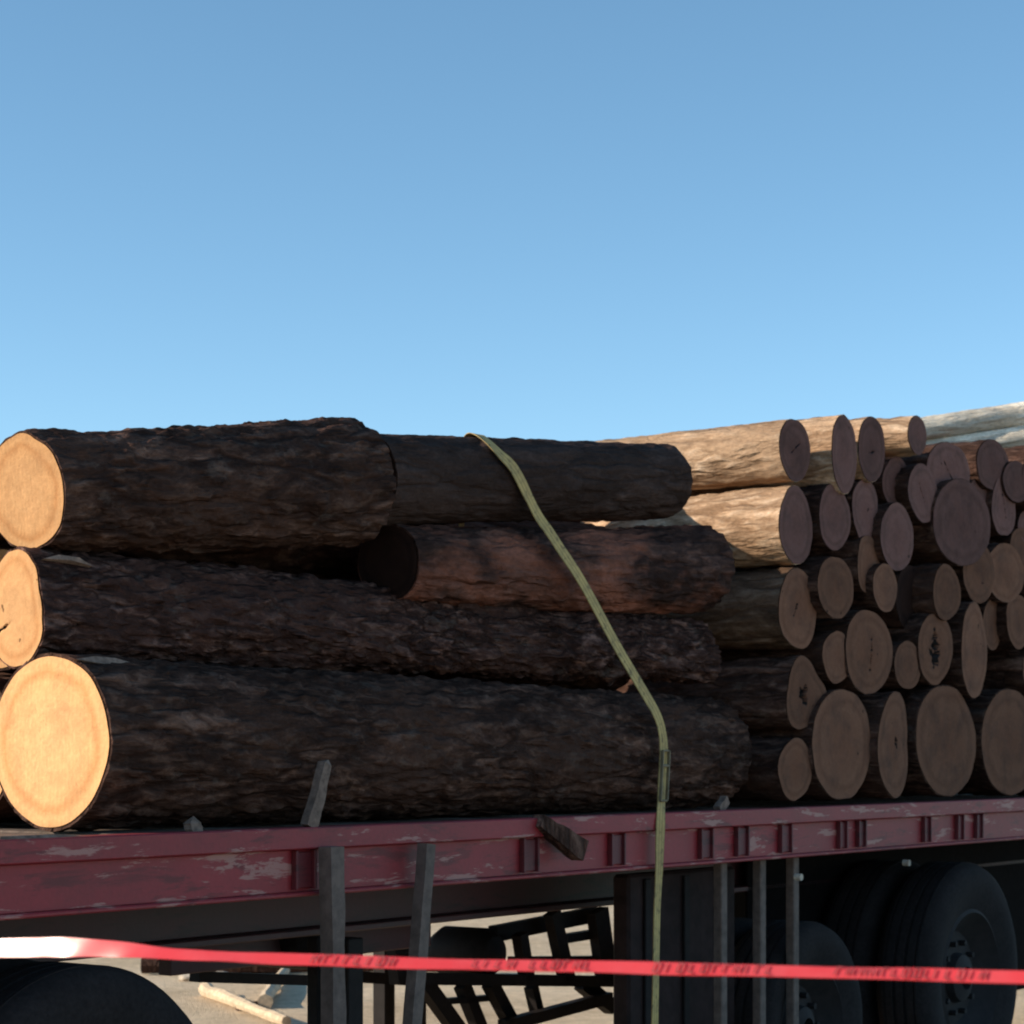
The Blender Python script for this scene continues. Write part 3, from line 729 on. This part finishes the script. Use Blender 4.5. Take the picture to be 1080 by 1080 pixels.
# ------------------------------------------------------------------ ground clutter beyond the trailer
def gpt(x, y): Z = F_PX * CAM_H / (y - HOR); return Vector(((x - 540) / F_PX * Z, Z, 0))
def billet(lb, a, b, r, seed, m, name="branch", cat="branch"):
    A, B = gpt(*a), gpt(*b); A.z = B.z = r * .9
    rs = random.Random(seed); mb = MB(); n = 8; z = B - A; x = Vector((0, 0, 1)).cross(z).normalized(); rings = []
    for i in range(n + 1):
        s = i / n; p = z * s + x * rs.uniform(-.3, .3) * r; k = r * (1 - .35 * s) * rs.uniform(.85, 1.1)
        rings.append([mb.bm.verts.new(p + x * math.cos(f) * k + Vector((0, 0, math.sin(f) * k))) for f in (j * math.pi / 4 for j in range(8))])
    for i in range(n):
        for j in range(8): mb.bm.faces.new((rings[i][j], rings[i][(j + 1) % 8], rings[i + 1][(j + 1) % 8], rings[i + 1][j]))
    mb.bm.faces.new(rings[0][::-1]); mb.bm.faces.new(rings[-1])
    o = mb.build(name, M[m], None, True); o.location = A
    return tag(o, lb, cat)
billet("pale split branch lying on the dirt beyond the trailer wheel", (278, 1064), (300, 1030), .05, 1, 'tan_wood')
billet("longer pale branch low on the dirt near the black tyre", (215, 1050), (300, 1085), .05, 2, 'tan_wood')
billet("short dark stick on the dirt behind the pale branches", (250, 1066), (286, 1062), .03, 3, 'bark')
billet("dark fallen log far behind the trailer wheel on the dirt", (150, 1027), (520, 1027), .075, 4, 'bark', "fallen_log", "log")
rs_ = random.Random(12)
for i, (x, y, r, lb) in enumerate(((200, 1032, .05, "first pale stone by the dark fallen log, beside the tyre"), (237, 1031, .055, "flat pale stone in the middle of the dark fallen log"),
                                   (264, 1031, .035, "smallest pale stone lying against the fallen log"), (327, 1033, .04, "pale stone beside the landing leg"))):
    bm = bmesh.new(); bmesh.ops.create_icosphere(bm, subdivisions=3, radius=1)
    P_ = np.array([v.co[:] for v in bm.verts]); k = .75 + .5 * fbm(P_ * 1.4 + 40, 60 + i, 3)
    for v, kk in zip(bm.verts, k): v.co = Vector((v.co.x * 1.3 * kk, v.co.y * kk, v.co.z * .7 * kk)) * r
    me = bpy.data.meshes.new("stone"); bm.to_mesh(me); bm.free(); me.materials.append(M['stone'])
    o = bpy.data.objects.new("stone", me); COL.objects.link(o); g = gpt(x, y); o.location = (g.x, g.y - .12, r * .4); tag(o, lb, "stone", "stones beyond the trailer")

# ------------------------------------------------------------------ red barrier tape in front
TP = thing("barrier_tape", "red plastic barrier tape with dark print stretched across in front of the trailer", "barrier tape")
def tp(x, y, Z): return Vector(((x - 540) / F_PX * Z, Z, CAM_H - (y - HOR) * Z / F_PX))
tpx = [(-900, 1010, 5.0), (-500, 1006, 4.36), (-250, 1003, 4.03), (-80, 1001, 3.83), (0, 1000, 3.742), (60, 999, 3.68), (120, 1001, 3.619), (180, 1006, 3.56), (260, 1010, 3.5), (350, 1013, 3.45), (470, 1017, 3.39), (600, 1019, 3.33), (720, 1022, 3.27), (850, 1025, 3.21),
       (980, 1028, 3.15), (1080, 1031, 3.1), (1300, 1036, 3.0), (1700, 1046, 2.84), (2300, 1060, 2.6)]
tape_pts = catmull([tp(*p) for p in tpx], 14)
def tape_twist(s):
    return math.radians(-28) + .10 * math.sin(s * 41) + .08 * math.sin(s * 97 + 1)
def glint_amt(p):
    x = 540 + F_PX * p.x / p.y
    return max(0., min(1., (180 - x) / 110)) * max(0., min(1., (x + 120) / 130))
def tape_nrm(p):
    """the slack stretch of film is twisted so that it mirrors the sun towards the road"""
    g = glint_amt(p); v = (Vector((0, 0, CAM_H)) - p).normalized(); h = (v + sun_dir).normalized()
    return Vector((0, -1, .25)).normalized() * (1 - g) + h * g
n_t = len(tape_pts)
def tw(s): return tape_twist(s) * (1 - glint_amt(tape_pts[min(n_t - 1, round(s * (n_t - 1)))]))
def twd(s): return .0215 + .012 * glint_amt(tape_pts[min(n_t - 1, round(s * (n_t - 1)))])
tape = ribbon("tape_film", tape_pts, twd, M['tape'], TP, thick=.0012, twist=tw, nrm_bias=tape_nrm, rip=.0012)
# worn, unreadable print on the film
n = len(tape_pts); rs = random.Random(4)
def on_tape(px):
    best = min(range(n - 1), key=lambda i: abs(540 + F_PX * tape_pts[i].x / tape_pts[i].y - px)); return best
for x0, x1 in ((330, 420), (500, 545), (560, 625), (690, 812), (882, 1042)):
    x = x0; pr = MB()
    while x < x1:
        i = on_tape(x); p = tape_pts[i]; tg = (tape_pts[i + 1] - tape_pts[i - 1]).normalized()
        xx = tg.cross(Vector((0, -1, .25)).normalized()).normalized(); R = Matrix.Rotation(tape_twist(i / (n - 1)), 3, tg); xx = R @ xx; nn = xx.cross(tg).normalized()
        Z = p.y; dx = ((x - 540) / F_PX * Z - p.x); c = p + tg * dx + nn * .0035
        if c.y > p.y: c = p + tg * dx - nn * .0035
        hgt = .0075
        kind = rs.choice("IHLTC")
        lw = .0028; wch = 8 * Z / F_PX
        def stroke(u0, v0, u1, v1):
            a_ = c + tg * u0 * wch + xx * v0 * hgt + tg * v0 * -.2 * hgt; b_ = c + tg * u1 * wch + xx * v1 * hgt + tg * v1 * -.2 * hgt
            pr.bar(a_, b_, lw, .0006, up=nn)
        stroke(0, -1, 0, 1)
        if kind in "HC": stroke(.7, -1, .7, 1)
        if kind in "LC": stroke(0, 1, .7, 1)
        if kind in "TC": stroke(0, -1, .7, -1)
        if kind == "H": stroke(0, 0, .7, 0)
        x += rs.uniform(10.5, 13)
    pr.build("printed_word", M['ink'], TP)
